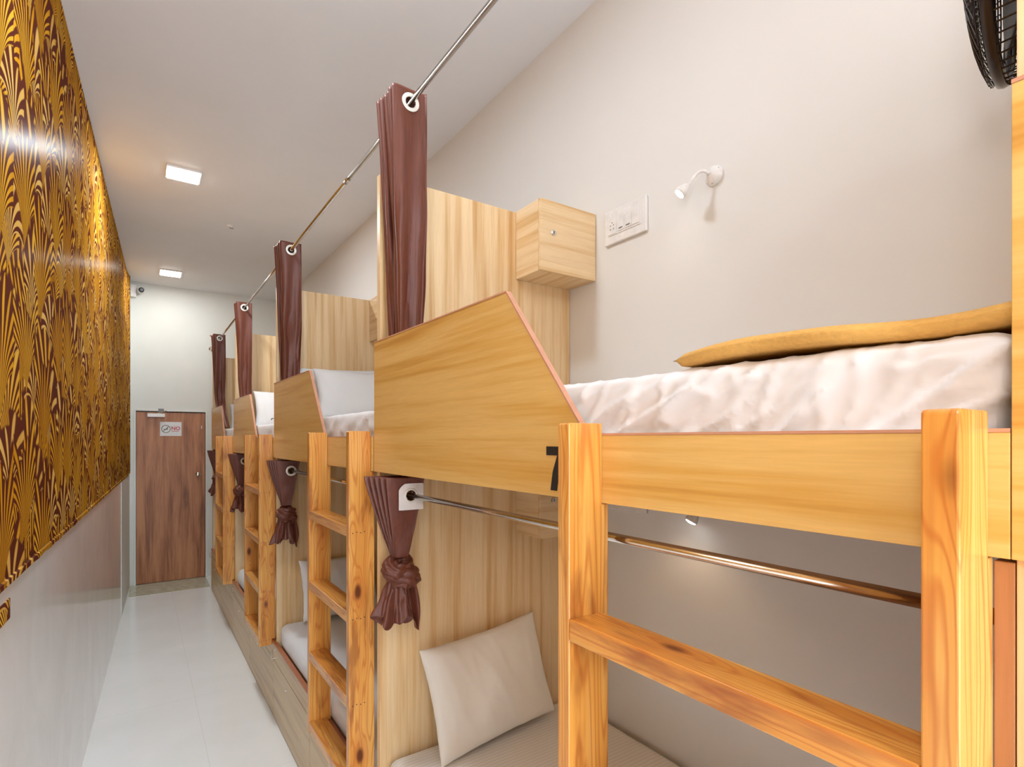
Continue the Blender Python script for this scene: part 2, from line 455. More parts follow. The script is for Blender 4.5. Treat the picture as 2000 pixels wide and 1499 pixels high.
# ---- ceiling lamps
def ceiling_lamp(x, y, sx, sy, label):
    t = thing('ceiling_light', label, 'ceiling light', (x, y, CEIL))
    f = box(-sx-.012, sx+.012, -sy-.012, sy+.012, -.012, 0)
    link('frame', f, 'white_plastic', t, bevel=.002)
    link('diffuser', box(-sx, sx, -sy, sy, -.016, -.0121), 'panel_light', t)
    return t
ceiling_lamp(.274, 4.672, .098, .098, 'bright square ceiling panel light nearer the camera, the larger in the photo')
ceiling_lamp(.312, 7.53, .098, .11, 'bright square ceiling panel light near the far wall and door')
dt = thing('ceiling_stub', 'tiny capped wire point on the ceiling between curtain pole and panel lights', 'ceiling fitting', (.686, 5.567, CEIL))
link('cap', lathe([(.022, 0), (.022, .006), (.008, .012)], (0, 0, 0), (0, 0, -1), 16), 'white_plastic', dt, smooth=False)
link('wire_end', tube([(0, 0, -.01), (.012, .01, -.02), (.035, .01, -.015)], .004, 6), 'grey_plastic', dt)

# ---- security camera in the far corner
cc = thing('security_camera', 'small white security camera with black lens in far ceiling corner', 'camera', (-.02, 8.25, 3.70))
link('bracket', box(-.06, .0, -.06, 0, -.12, .03), 'white_plastic', cc, bevel=.004)
link('housing', lathe([(.034, 0), (.036, .01), (.036, .10), (.032, .11)], (.035, -.02, -.03), (0.15, -1, -.1), 24), 'white_plastic', cc, smooth=False)
link('lens', lathe([(.030, 0), (.029, .012), (.018, .02)], (.0515, -.13, -.041), (0.15, -1, -.1), 24), 'black', cc, smooth=False)

# ------------------------------------------------------------------ bunks
GY = 1.10-1.997      # where the guard board starts to slope (local y)
def bunk(yf, label, full=True, seven=False):
    t = thing('bunk_bed', label, 'bunk bed', (0, yf, 0), 'laminate bunk beds along the wall')
    g = .002
    link('end_panel', box(FB+.0125, WR-g, -.03, -.001, .0, 2.817), 'lam_v', t, bevel=.0012)
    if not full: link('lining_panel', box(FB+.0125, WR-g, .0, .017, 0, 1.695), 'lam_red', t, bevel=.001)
    if full:
        poly = [(-.003, 1.70), (-.003, 2.185), (GY, 2.178), (-1.183, 1.83), (-1.824, 1.83), (-1.824, 1.70)]
        near = -1.824
    else:
        poly = [(0, 1.70), (0, 2.185), (GY, 2.178), (-1.183, 1.83), (-1.84, 1.83), (-1.84, 1.70)]
        near = -1.84
    gb = link('guard_board', prism(poly, FB, FB+.012, 0), 'board', t, bevel=.0008)
    # edge banding follows the top edge of the board
    bd = bmesh.new()
    top = poly[1:5]
    for (a, b) in zip(top, top[1:]):
        d = Vector((b[0]-a[0], b[1]-a[1])).normalized(); nrm = Vector((d.y, -d.x))
        if nrm.y < 0: nrm = -nrm
        q = [(a[0], a[1]), (b[0], b[1]), (b[0]+nrm.x*.004, b[1]+nrm.y*.004), (a[0]+nrm.x*.004, a[1]+nrm.y*.004)]
        wdt = 0
        prism(q, FB-.001, FB+.013, 0, bd)
    link('edge_band', bd, 'trim', gb)
    if seven:
        bm = bmesh.new(); y1 = .939-yf; x = FB
        # black 7, strokes drawn as a solid outline
        out = [(0, .094), (.060, .094), (.060, .082), (.045, .050), (.036, .0), (.0145, .0), (.022, .040), (.037, .075), (0, .075)]
        prism([(y1-a, 1.713+b) for a, b in out], x-.0012, x+.0001, 0, bm)
        link('number', bm, 'black_print', gb)
    link('deck', box(FB+.0125, WR-g, -1.808, -.031, 1.705, 1.735), 'deck', t)
    link('rail_strip', box(FB+.0125, FB+.022, -1.80, -.031, 1.74, 1.79), 'lam_h', t)
    # lower berth
    link('lower_deck', box(FB+.02, WR-g, -1.808, -.031, .44, .465), 'deck', t)
    st = link('base_rail', box(FB-.004, FB+.018, -1.839, -.001, .384, .487), 'base', t, bevel=.001)
    link('edge_strip', box(FB-.006, FB+.018, -1.838, -.002, .4875, .497), 'trim_red', st)
    link('kick_board', box(FB+.002, FB+.018, -1.839, -.001, 0, .03), 'base', t)
    for k in range(2):
        y1 = -.004-k*.921; y0 = y1-.915
        dw = link('drawer', box(FB-.004, FB+.018, y0, y1, .012, .380), 'base', t, bevel=.001)
        link('lock', lathe([(.010, 0), (.010, .003), (.004, .004)], (FB-.0041, y1-.36, .312), (-1, 0, 0), 16), 'steel', dw)
        if k == 0:
            hd = tube([(FB-.004, -.045, .455), (FB-.02, -.045, .455), (FB-.022, -.045, .45), (FB-.022, -.045, .405), (FB-.02, -.045, .40), (FB-.004, -.045, .40)], .003, 8)
            link('handle', hd, 'steel', st)
    return t
YA, YBk, YC, YD, Y0 = 1.997, 1.997+P, 1.997+2*P, 1.997+3*P, .172
bunk(Y0, 'laminate bunk bed whose end panel and board run down the right edge of the photo', full=False)
bunk(YA, 'laminate bunk bed marked with a black 7, nearest the camera', seven=True)
bunk(YBk, 'laminate bunk bed just beyond the one marked 7')
bunk(YC, 'laminate bunk bed third in the row, one before the last')
bunk(YD, 'laminate bunk bed last in the row beside the far door')
bl = link('closing_panel', box(FB+.0125, WR-.002, .0, .03, 0, 2.817), 'lam_v', None); bl.location = (0, YD+.001, 0)
tag(bl, 'plain upright laminate panel closing the far end of the bunk row', 'panel')

# ---- ladders
def ladder(yf, label):
    t = thing('bunk_ladder', label, 'ladder', (0, yf, 0), 'pine ladders on the bunk fronts')
    def post(y, zb):
        bm = prism([(.650, zb), (.7285, zb), (.7285, .502), (.7495, .502), (.7495, 1.6985), (.7335, 1.6985), (.7335, 1.850), (.730, 1.853), (.654, 1.853), (.650, 1.850)], y-.016, y+.016, 1)
        o = link('post', bm, 'pine_z', t, bevel=.003)
        if y < -1.5:
            for zt in (1.49, 1.165, .84, .52):
                for k in range(4):
                    link('nail_head', lathe([(.0022, 0), (.0022, .0008)], (.665+k*.015, y-.016, zt-.022+.003*(k % 2)), (0, -1, 0), 8), 'black_print', o)
        return o
    post(-1.791, .465); post(-1.215, .465)
    for zt in (1.493, 1.168, .843, .518):
        link('rung', box(.650, .729, -1.7745, -1.2315, zt-.040, zt), 'pine_y', t, bevel=.0025)
    return t
ladder(YA, 'varnished pine ladder in the foreground on the bunk marked 7')
ladder(YBk, 'varnished pine ladder on the second bunk, left of the black 7')
ladder(YC, 'varnished pine ladder on the third bunk, behind the second curtain knot')
ladder(YD, 'dark streaked pine ladder on the farthest bunk beside the door')

# ---- lockers
def locker(yf, z0, z1, label):
    t = thing('storage_box', label, 'locker', (0, yf, 0), 'small laminate lockers fixed behind the bunk ends')
    link('body', box(1.366, WR-.003, -.192, -.032, z0, z1), 'lam_h', t, bevel=.001)
    d = link('door', box(1.366, WR-.003, -.209, -.193, z0, z1), 'lam_x', t, bevel=.001)
    k = lathe([(.013, 0), (.013, .003), (.009, .005)], (1.433, -.2092, z0+.62*(z1-z0)-.02), (0, -1, 0), 20)
    kk = link('lock', k, 'steel', d)
    link('keyhole', box(1.4315, 1.4345, -.2152, -.2142, z0+.62*(z1-z0)-.026, z0+.62*(z1-z0)-.014), 'black', kk)
    return t
nm = ['on the bunk marked 7', 'on the second bunk', 'on the third bunk', 'on the farthest bunk']
for yf, w_ in zip((YA, YBk), nm):
    locker(yf, 2.522, 2.818, 'pale laminate locker cube at the upper berth, '+w_)
    locker(yf, 1.412, 1.695, 'laminate locker cube in shade under the upper berth, '+w_)

# ------------------------------------------------------------------ bedding
def mattress(yf, x0, x1, y0, y1, z0, z1, mat, amp, seed, name, label, group, r=.03, nx=60, ny=110, nz=22, ends=True):
    """soft box made of a wrapped grid with rounded edges and creases"""
    bm = bmesh.new(); c = Vector(((x0+x1)/2, (y0+y1)/2, (z0+z1)/2)); h = Vector(((x1-x0)/2, (y1-y0)/2, (z1-z0)/2))
    bmesh.ops.create_cube(bm, size=2)
    # subdivide per axis
    def grid(ax, n):
        for k in range(1, n):
            co = [0, 0, 0]; co[ax] = -1+2*k/n; no = [0, 0, 0]; no[ax] = 1
            bmesh.ops.bisect_plane(bm, geom=bm.verts[:]+bm.edges[:]+bm.faces[:], plane_co=co, plane_no=no)
    grid(0, nx); grid(1, ny); grid(2, nz)
    for v in bm.verts:
        p = Vector((v.co.x*h.x, v.co.y*h.y, v.co.z*h.z))
        inner = Vector((max(-h.x+r, min(h.x-r, p.x)), max(-h.y+r, min(h.y-r, p.y)), max(-h.z+r, min(h.z-r, p.z))))
        d = p-inner
        if d.length > 1e-6:
            m = max(abs(d.x), abs(d.y), abs(d.z)); d = d.normalized()*min(r, m if d.length > m*1.01 else d.length)
            d = d.normalized()*m
        q = c+inner+d
        nrm = d.normalized() if d.length > 1e-6 else Vector((0, 0, 0))
        al, ac = q.y*.86-q.z*.5, q.y*.5+q.z*.86
        s = Vector((q.x*3, al*3.2, ac*15))+Vector((seed, 0, seed))
        s3 = Vector((q.x*5, (q.y*.3-q.z*.95)*6, (q.y*.95+q.z*.3)*20))+Vector((0, seed, 3))
        rid = (1-abs(noise.noise(s)))**6*1.0+(1-abs(noise.noise(s*2.1+Vector((4, 2, 1)))))**7*.55+(1-abs(noise.noise(s3)))**8*.45
        s = Vector((q.x*6, q.y*5, q.z*9))+Vector((seed, 0, seed))
        big = noise.noise(s*.5)
        fade = min(1, max(0, (q.z-z0)/.03))
        if nrm.z < -.3: fade = 0
        if nrm.z > .3: fade *= 1-.7*min(1, (nrm.z-.3)*2)
        q += nrm*(amp*(rid*.9-.8+big*.8))*fade
        v.co = q-Vector((0, yf, 0))
    o = link(name, bm, mat, None, smooth=True); o.location = (0, yf, 0)
    return tag(o, label, 'mattress', group)
mattress(YA, .760, 1.655, YA-1.822, YA-.045, 1.737, 1.946, 'sheet', .014, 3, 'mattress', 'creased white sheeted mattress on the upper berth in the foreground', 'upper berth mattresses', nx=24, ny=230, nz=34)
mattress(YBk, .760, 1.655, YBk-1.800, YBk-.045, 1.737, 1.940, 'sheet', .010, 8, 'mattress', 'white sheeted mattress on the upper berth of the second bunk', 'upper berth mattresses', nx=20, ny=70, nz=16)
mattress(YC, .760, 1.655, YC-1.800, YC-.045, 1.737, 1.935, 'sheet', .008, 12, 'mattress', 'white sheeted mattress on the upper berth of the third bunk', 'upper berth mattresses', nx=16, ny=40, nz=10)
mattress(YD, .760, 1.655, YD-1.800, YD-.045, 1.737, 1.935, 'sheet', .008, 16, 'mattress', 'white sheeted mattress on the upper berth of the farthest bunk', 'upper berth mattresses', nx=16, ny=40, nz=10)
mattress(YA, .765, 1.662, YA-1.800, YA-.040, .467, .628, 'sheet_stripe', .004, 21, 'mattress', 'white striped mattress on the lower berth under the foreground pillow', 'lower berth mattresses', r=.045, nx=30, ny=60, nz=10)
mattress(YBk, .760, 1.662, YBk-1.800, YBk-.040, .467, .618, 'pillow_w', .005, 25, 'mattress', 'white mattress on the lower berth behind the second ladder', 'lower berth mattresses', r=.045, nx=24, ny=50, nz=10)
mattress(YC, .760, 1.662, YC-1.800, YC-.040, .467, .618, 'pillow_w', .005, 29, 'mattress', 'white mattress on the lower berth behind the third ladder', 'lower berth mattresses', r=.045, nx=24, ny=40, nz=10)
mattress(YD, .760, 1.662, YD-1.800, YD-.040, .467, .618, 'pillow_w', .005, 33, 'mattress', 'white mattress on the lower berth of the farthest bunk', 'lower berth mattresses', r=.045, nx=24, ny=40, nz=10)

def pillow(w, h, th, seed, mat, label, loc, rot, group, ear=.06):
    bm = bmesh.new(); n = 44; V = {}
    for s in (1, -1):
        for i in range(n+1):
            for j in range(n+1):
                u = -1+2*i/n; v = -1+2*j/n
                edge = i in (0, n) or j in (0, n)
                if s < 0 and edge: V[(s, i, j)] = V[(1, i, j)]; continue
                x = u*w/2*(1-ear*(1-v*v)); y = v*h/2*(1-ear*(1-u*u))
                q = max(0, (1-u*u))*max(0, (1-v*v))
                z = s*th/2*(q**.42)
                s1 = Vector((x*7+seed, y*7, seed+s*3))
                cr = noise.noise(s1*.8)*.016+noise.noise(s1*1.8)*.006+(1-abs(noise.noise(Vector((x*11+y*2, y*2.0, seed)))))**7*.005
                z += s*cr*min(1, q*6)
                if edge: x += .004*noise.noise(s1*3); y += .004*noise.noise(s1*3+Vector((9, 9, 9)))
                V[(s, i, j)] = bm.verts.new((x, y, z))
    for s in (1, -1):
        for i in range(n):
            for j in range(n):
                bm.faces.new((V[(s, i, j)], V[(s, i+1, j)], V[(s, i+1, j+1)], V[(s, i, j+1)]))
    o = link('pillow', bm, mat, None, smooth=True)
    o.location = loc; o.rotation_euler = rot
    sm = o.modifiers.new('sub', 'SUBSURF'); sm.levels = 1; sm.render_levels = 1
    return tag(o, label, 'pillow', group)
RP = math.radians
G1 = 'pillows on the bunks'
# local x = width, y = height of the pillow, z = thickness
pillow(.57, .42, .12, 2, 'pillow', 'cream pillow leaning on the end panel of the foreground lower berth', (1.165, 1.850, .850), (RP(74), RP(-4), RP(4)), G1)
pillow(.52, .40, .12, 5, 'pillow_w', 'white pillow standing on the lower berth behind the second ladder', (1.13, YBk-.12, .83), (RP(72), 0, RP(0)), G1)
pillow(.50, .38, .11, 9, 'pillow_w', 'white pillow on the lower berth of the farthest bunk', (1.03, YD-.14, .80), (RP(70), 0, 0), G1)
pillow(.60, .36, .12, 14, 'pillow_w', 'upper berth white pillow of the second bunk, nearer one of the pair', (1.22, YBk-.270, 2.112), (RP(66), RP(1), RP(2)), G1)
pillow(.58, .36, .12, 17, 'pillow_w', 'upper berth white pillow of the second bunk, leaning behind the other', (1.14, YBk-.115, 2.128), (RP(78), RP(-2), RP(-1)), G1)
pm = pillow(.56, .36, .12, 20, 'pillow_w', 'white pillow with a small dark curved mark on upper berth of third bunk', (1.15, YC-.23, 2.095), (RP(74), 0, 0), G1)
mk = tube([(-.130+.016*math.cos(a*PI/8), -.115+.014*math.sin(a*PI/8), .0) for a in range(9)], .0035, 8)
for v in mk.verts: v.co.z += .053
mko = link('stitched_mark', mk, 'black_print', pm)
pillow(.52, .34, .12, 26, 'pillow_w', 'white pillow on the upper berth of the farthest bunk', (1.16, YD-.22, 2.088), (RP(72), 0, 0), G1)

# mustard blanket folded on the foreground upper mattress
def blanket():
    bm = bmesh.new(); ny, nx = 60, 44; x0, x1, y0, y1 = .765, 1.50, .176, .635
    top, bot = {}, {}
    for i in range(ny+1):
        for j in range(nx+1):
            y = y0+(y1-y0)*i/ny; u = j/nx
            xe = x0+.012*math.sin(y*11)+.006*math.sin(y*31)
            x = xe+(x1-xe)*u
            dx = min(x-xe, x1-x); dy = min(y1-y, .1)
            rr = .015
            prof = math.sqrt(max(0, 1-(1-min(1, dx/rr))**2))*math.sqrt(max(0, 1-(1-min(1, dy/.022))**2))
            th = .024+.003*noise.noise(Vector((x*5, y*9, 0)))
            lift = .006*math.sin(y*17+1)*math.exp(-(x-xe)*14)+.006
            zb = 1.9455+max(0, lift)*.3
            zm = zb+th/2+.004*(1+math.sin(y*15+.4))
            top[i, j] = bm.verts.new((x, y, zm+th/2*prof)); bot[i, j] = bm.verts.new((x, y, zm-th/2*prof))
    for i in range(ny):
        for j in range(nx):
            bm.faces.new((top[i, j], top[i+1, j], top[i+1, j+1], top[i, j+1]))
            bm.faces.new((bot[i, j], bot[i, j+1], bot[i+1, j+1], bot[i+1, j]))
    for i in range(ny):
        bm.faces.new((top[i, 0], bot[i, 0], bot[i+1, 0], top[i+1, 0])); bm.faces.new((top[i, nx], top[i+1, nx], bot[i+1, nx], bot[i, nx]))
    for j in range(nx):
        bm.faces.new((top[0, j], top[0, j+1], bot[0, j+1], bot[0, j])); bm.faces.new((top[ny, j], bot[ny, j], bot[ny, j+1], top[ny, j+1]))
    bmesh.ops.remove_doubles(bm, verts=bm.verts, dist=1e-5)
    return bm
bo = link('blanket', blanket(), 'blanket', None, smooth=True)
tag(bo, 'mustard fleece blanket folded on the foreground upper mattress', 'blanket')

# ------------------------------------------------------------------ curtain poles and curtains
RX = .800; RZU = 3.022; RZL = 1.622; RR = .0095
up = thing('curtain_pole', 'long steel curtain pole near the ceiling carrying the upper curtains', 'curtain pole', (RX, 0, RZU))
for a, b in ((YN+.01, 2.52), (2.525, 5.9), (5.905, YB-.005)):
    link('rod', tube([(0, a, 0), (0, b, 0)], RR, 20), 'steel', up, smooth=True)
link('sleeve', tube([(0, 2.50, 0), (0, 2.545, 0)], .0115, 20), 'steel', up, smooth=True)
link('wall_socket', lathe([(.03, 0), (.03, .006), (.015, .01), (.015, .03)], (0, YB-.0005, 0), (0, -1, 0), 20), 'steel', up)
stub = link('wall_plug', tube([(.79, YB, 3.195), (.80, YB-.04, 3.19), (.83, YB-.07, 3.15)], .008, 8), 'trim_red')
tag(stub, 'small reddish stub of a screw plug sticking out of the back wall', 'wall plug')
names = {YA: 'of the bunk marked 7', YBk: 'of the second bunk', YC: 'of the third bunk', YD: 'of the farthest bunk'}
for yf in (YA, YBk, YC, YD):
    a, b = yf-1.808, yf-.034
    p_ = link('curtain_pole', tube([(0, a-yf, 0), (0, b-yf, 0)], RR, 20), 'steel', None, smooth=True)
    p_.location = (RX, yf, RZL); tag(p_, 'steel curtain pole under the upper berth '+names[yf], 'curtain pole', 'lower berth curtain poles')

def ringobj(parent, x, y, z, R=.026, r=.0062):
    bm = bmesh.new(); seg = 12; n = 36; rings = []
    for i in range(n):
        a = 2*PI*i/n; rr = []
        for k in range(seg):
            b = 2*PI*k/seg
            rad = R+r*math.cos(b)*1.15
            rr.append(bm.verts.new((x+rad*math.cos(a), y+.5*r*math.sin(b), z+rad*math.sin(a))))
        rings.append(rr)
    for i in range(n):
        for k in range(seg): bm.faces.new((rings[i][k], rings[i][(k+1) % seg], rings[(i+1) % n][(k+1) % seg], rings[(i+1) % n][k]))
    return link('grommet', bm, 'ring', parent, smooth=True)

def upper_curtain(yf, seed, tail, label):
    NPL = 12; per = 14; nu = NPL*per; nv = 130
    zt, zb = 3.072, 1.955
    yfront = -.190; depth = .156
    bm = bmesh.new(); G = {}
    for i in range(nu+1):
        t_ = i/nu; ph = t_*NPL
        for j in range(nv+1):
            v = j/nv; z = zt+(zb-zt)*v
            A = .063-.004*math.sin(v*3)-.022*max(0, (v-.35)/.65)**1.3
            xc = RX+.008*math.sin(v*3.0)-.012*t_*(1-v)-.002
            k = math.cos(PI*ph); kk = math.copysign(abs(k)**.8, k)
            if ph > 1.2: A *= 1-(.34 if kk < 0 else .2)*abs(math.sin(round(ph)*2.7+seed))*min(1, .35+v*1.5)
            n1 = noise.noise(Vector((ph*.9+seed, v*2.6, seed)))*min(1, v*2.2)
            n2 = noise.noise(Vector((ph*1.7, v*5.0, seed+4)))*min(1, v*2)
            x = xc+A*kk+.010*n1
            y = yfront+depth*t_*(1-.35*v)+.018*n2+.012*n1+.006*math.sin(PI*2*ph)*(1-v*.4)
            # front face gets one deep diagonal crease lower down
            if ph < 1:
                c0 = .80-.045*(v-.4)*1.4
                cr = math.exp(-((x-(c0+.018))/.010)**2)*max(0, min(1, (v-.38)*4))
                y += .032*cr
                y += .009*math.sin((x-RX)*85+v*4)*min(1, v*2.5)
            if tail:
                b = max(0, (v-.62)/.38); y -= tail*b*b; x += .02*b
            x = max(x, FB+.017) if z < 2.24 else x
            G[i, j] = bm.verts.new((x-RX, min(y, -.034), z-zt))
    for i in range(nu):
        for j in range(nv): bm.faces.new((G[i, j], G[i+1, j], G[i+1, j+1], G[i, j+1]))
    kill = [f for f in bm.faces if (lambda c: (c.x**2+(c.z-(RZU-zt))**2)**.5 < .024)(f.calc_center_median())]
    bmesh.ops.delete(bm, geom=kill, context='FACES')
    t = thing('curtain', label, 'curtain', (RX, yf, zt), 'brown satin curtains of the upper berths')
    o = link('cloth', bm, 'satin', t, smooth=True)
    md = o.modifiers.new('thick', 'SOLIDIFY'); md.thickness = .0016; md.offset = 0
    ringobj(t, 0, yfront+.0005, RZU-zt)
    return t
upper_curtain(YA, 1.3, 0, 'brown satin curtain gathered on the ceiling pole above the black 7 board, the largest')
upper_curtain(YBk, 5.1, 0, 'dark brown gathered curtain on the ceiling pole, second nearest the camera')
upper_curtain(YC, 9.7, .16, 'dark brown gathered curtain on the ceiling pole, third nearest the camera')
upper_curtain(YD, 14.2, .42, 'dark brown gathered curtain on the ceiling pole nearest the door')

def lower_curtain(yf, seed, has_tag, label):
    NPL = 9; per = 14; nu = NPL*per; nv = 60
    zt, zk = 1.686, 1.395
    bm = bmesh.new(); G = {}
    for i in range(nu+1):
        t_ = i/nu; ph = t_*NPL
        for j in range(nv+1):
            v = j/nv; z = zt+(zk-zt)*v; e = v**1.15
            A = .068*(1-e)+.024*e
            xc = .783+.0*v
            lean = -.034*t_*(1-e)
            x = xc+lean+A*math.cos(PI*ph)+.004*noise.noise(Vector((ph+seed, v*4, 0)))*v
            y = -.195*(1-e)-.150*e+(.155*(1-e)+.045*e)*t_+.004*noise.noise(Vector((ph*2, v*5, seed)))*v
            G[i, j] = bm.verts.new((x-RX, y, z-zt))
    for i in range(nu):
        for j in range(nv): bm.faces.new((G[i, j], G[i+1, j], G[i+1, j+1], G[i, j+1]))
    kill = [f for f in bm.faces if (lambda c: (c.x**2+(c.z-(RZL-zt))**2)**.5 < .0225)(f.calc_center_median())]
    bmesh.ops.delete(bm, geom=kill, context='FACES')
    t = thing('curtain', label, 'curtain', (RX, yf, zt), 'knotted brown curtains of the lower berths')
    o = link('cloth', bm, 'satin', t, smooth=True)
    md = o.modifiers.new('thick', 'SOLIDIFY'); md.thickness = .0014; md.offset = 0
    # knot: a fat creased loop wrapped around the neck, with a second lap below
    kb = bmesh.new()
    def lap(c, R, r, tilt, roll, s):
        n, seg = 72, 40; rings = []
        rot = Matrix.Rotation(roll, 3, 'Z') @ Matrix.Rotation(tilt, 3, 'X')
        for i in range(n):
            a = 2*PI*i/n; rr = []
            for k in range(seg):
                b = 2*PI*k/seg
                cre = .12*math.sin(b*7+a*2+s)+.16*noise.noise(Vector((math.cos(a)*2, math.sin(a)*2, s+b*.9)))+.07*math.sin(b*13+a*3)
                q = r*(1+cre)*(1+.22*math.sin(a+s))
                p = Vector(((R+q*math.cos(b))*math.cos(a), (R+q*math.cos(b))*math.sin(a)*.8, q*1.12*math.sin(b)))
                rr.append(kb.verts.new(rot @ p+Vector(c)))
            rings.append(rr)
        for i in range(n):
            for k in range(seg): kb.faces.new((rings[i][k], rings[i][(k+1) % seg], rings[(i+1) % n][(k+1) % seg], rings[(i+1) % n][k]))
    cx, cy = .783-RX, -.130
    lap((cx-.006, cy, 1.350-zt), .034, .034, .38, .5+seed*.1, seed)
    lap((cx+.012, cy-.004, 1.318-zt), .030, .030, -.55, -.4, seed+2)
    link('knot', kb, 'satin', t, smooth=True)
    # tail below the knot: flared ruffle plus one pointed flap
    tb = bmesh.new(); n = 150; m = 34; R_ = {}
    for i in range(n):
        a = 2*PI*i/n
        for j in range(m+1):
            v = j/m
            rad = .020+.034*v**.8+.013*v*math.sin(a*6+seed*1.7+v*1.2)+.008*v*math.sin(a*11+seed)
            x = cx-.012-.010*v+rad*1.15*math.cos(a); y = cy+rad*.75*math.sin(a)
            L = .150+.018*math.sin(a*3+seed)+.010*math.sin(a*8)
            z = 1.325-zt-L*v+.012*math.sin(v*9+a*4)*v*(1-v)*3
            R_[i, j] = tb.verts.new((x, y, z))
    for i in range(n):
        for j in range(m): tb.faces.new((R_[i, j], R_[(i+1) % n, j], R_[(i+1) % n, j+1], R_[i, j+1]))
    F = {}
    for i in range(25):
        u = -1+2*i/24
        for j in range(41):
            v = j/40
            wd = (.020+.030*math.sin(min(1, v*1.15)*PI)**.8)*(1-v**6*.75)
            x = cx+.030+.026*v+u*wd*.62; y = cy-.022+.016*math.cos(u*4.2+v*2)+.010*math.sin(v*6)
            z = 1.325-zt-.195*v-.004*u
            F[i, j] = tb.verts.new((x, y, z))
    for i in range(24):
        for j in range(40): tb.faces.new((F[i, j], F[i+1, j], F[i+1, j+1], F[i, j+1]))
    o2 = link('tail', tb, 'satin', t, smooth=True)
    md = o2.modifiers.new('thick', 'SOLIDIFY'); md.thickness = .0014; md.offset = 0
    yr = -.1905
    if has_tag:
        tg = bmesh.new(); n = 40
        outer = []
        # white patch with a rounded left shoulder, a round hole in its middle
        for k in range(n):
            a = 2*PI*k/n; dx, dz = math.cos(a), math.sin(a)
            s_ = min(.046/abs(dx) if abs(dx) > 1e-6 else 9, .047/abs(dz) if abs(dz) > 1e-6 else 9)
            if dx < 0 and dz > 0: s_ = min(s_, .052)
            outer.append((dx*s_, dz*s_))
        for yy in (-.0012, 0):
            pass
        O = [[tg.verts.new((q[0]*f_+.001, yr+yy+.000-q[0]*.03, RZL-zt-.004+q[1]*f_)) for q in outer] for f_, yy in ((1, -.0012), (1, .0))]
        I = [[tg.verts.new((.023*math.cos(2*PI*k/n), yr+yy, RZL-zt+.023*math.sin(2*PI*k/n))) for k in range(n)] for yy in (-.0012, .0)]
        for k in range(n):
            k2 = (k+1) % n
            tg.faces.new((O[0][k], O[0][k2], I[0][k2], I[0][k])); tg.faces.new((O[1][k], I[1][k], I[1][k2], O[1][k2]))
            tg.faces.new((O[0][k], O[1][k], O[1][k2], O[0][k2])); tg.faces.new((I[0][k], I[0][k2], I[1][k2], I[1][k]))
        link('patch', tg, 'tag', t)
        gr = ringobj(t, 0, yr-.003, RZL-zt, .0225, .0035)
    else:
        ringobj(t, 0, yr-.001, RZL-zt, .0265, .0058)
    return t
lower_curtain(YA, 1, True, 'brown satin curtain tied in a knot with a white patch, under the black 7 board')
lower_curtain(YBk, 3, False, 'dark brown knotted curtain with a ring, left of the second ladder')
lower_curtain(YC, 5, False, 'dark brown knotted curtain left of the third ladder')
lower_curtain(YD, 8, False, 'dark brown knotted curtain beside the door, smallest of the four knots')

# ------------------------------------------------------------------ reading lamps, switch plates, fan
def reading_lamp(base, head, label, sag):
    t = thing('reading_lamp', label, 'lamp', base, 'gooseneck reading lamps')
    hx, hy, hz = (head[i]-base[i] for i in range(3))
    link('wall_plate', lathe([(.034, 0), (.035, .007), (.029, .018), (.016, .026), (.009, .03)], (0, 0, 0), (-1, 0, 0), 28), 'white_plastic', t, smooth=False)
    for a in (.5, 2.6, 4.7): link('screw', lathe([(.004, 0), (.004, .002)], (-.0142, .0275*math.cos(a), .0275*math.sin(a)), (-1, 0, 0), 10), 'grey_plastic', t)
    pts = []
    for k in range(21):
        s = k/20
        pts.append(Vector((-.03+(hx+.03)*s, hy*s, hz*s+sag*math.sin(PI*min(1, s*1.05))*(1-s*.3))))
    link('neck', tube(pts, .0065, 10), 'white_plastic', t, smooth=True)
    d = (pts[-1]-pts[-3]).normalized()
    hd = link('head', lathe([(.008, -.004), (.012, .0), (.020, .022), (.0225, .034), (.021, .037)], pts[-1], d, 24), 'white_plastic', t, smooth=True)
    link('bulb', lathe([(.0185, 0), (.017, .003), (.006, .006)], pts[-1]+d*.0365, d, 20), 'bulb', hd, smooth=False)
    return t
reading_lamp((WR-.0005, 1.184, 2.749), (1.59, 1.235, 2.712), 'white gooseneck reading lamp lit on the wall above the white sheeted upper berth', .030)
reading_lamp((WR-.0005, 1.19, 1.625), (1.612, 1.215, 1.565), 'small lit reading lamp below the foreground upper berth board', .010)

def plate(y0, y1, z0, z1, label):
    t = thing('switch_plate', label, 'switch', (WR-.0005, (y0+y1)/2, (z0+z1)/2), 'white switch plates')
    w, h = (y1-y0)/2, (z1-z0)/2
    link('frame', box(-.014, 0, -w, w, -h, h), 'white_plastic', t, bevel=.004)
    iw, ih = w*.80, h*.52
    link('insert', box(-.017, -.0141, -iw, iw, -ih, ih), 'white_plastic', t, bevel=.001)
    so = link('socket', box(-.019, -.0171, iw*.45, iw*.95, -ih*.9, ih*.9), 'white_plastic', t, bevel=.001)
    hl = bmesh.new(); cy = iw*.7
    for dy, dz in ((0, .015), (-.009, .004), (.009, .004), (-.009, -.012), (.009, -.012)):
        lathe([(.0028, 0), (.0028, .0006)], (-.0191, cy+dy, dz), (-1, 0, 0), 10, hl)
    link('pin_holes', hl, 'grey_plastic', so)
    for k in range(3):
        yy = iw*.40-(k+1)*iw*.44
        s = link('rocker_switch', box(-.020, -.0171, yy+.002, yy+iw*.40, -ih*.8, ih*.8), 'white_plastic', t, bevel=.001)
        if k < 2: link('indicator', box(-.0208, -.0201, yy+.008, yy+iw*.32, -ih*.62, -ih*.48), 'grey_plastic', s)
    return t
plate(1.488, 1.721, 2.652, 2.795, 'white socket and switch plate on wall beside the upper locker cube')
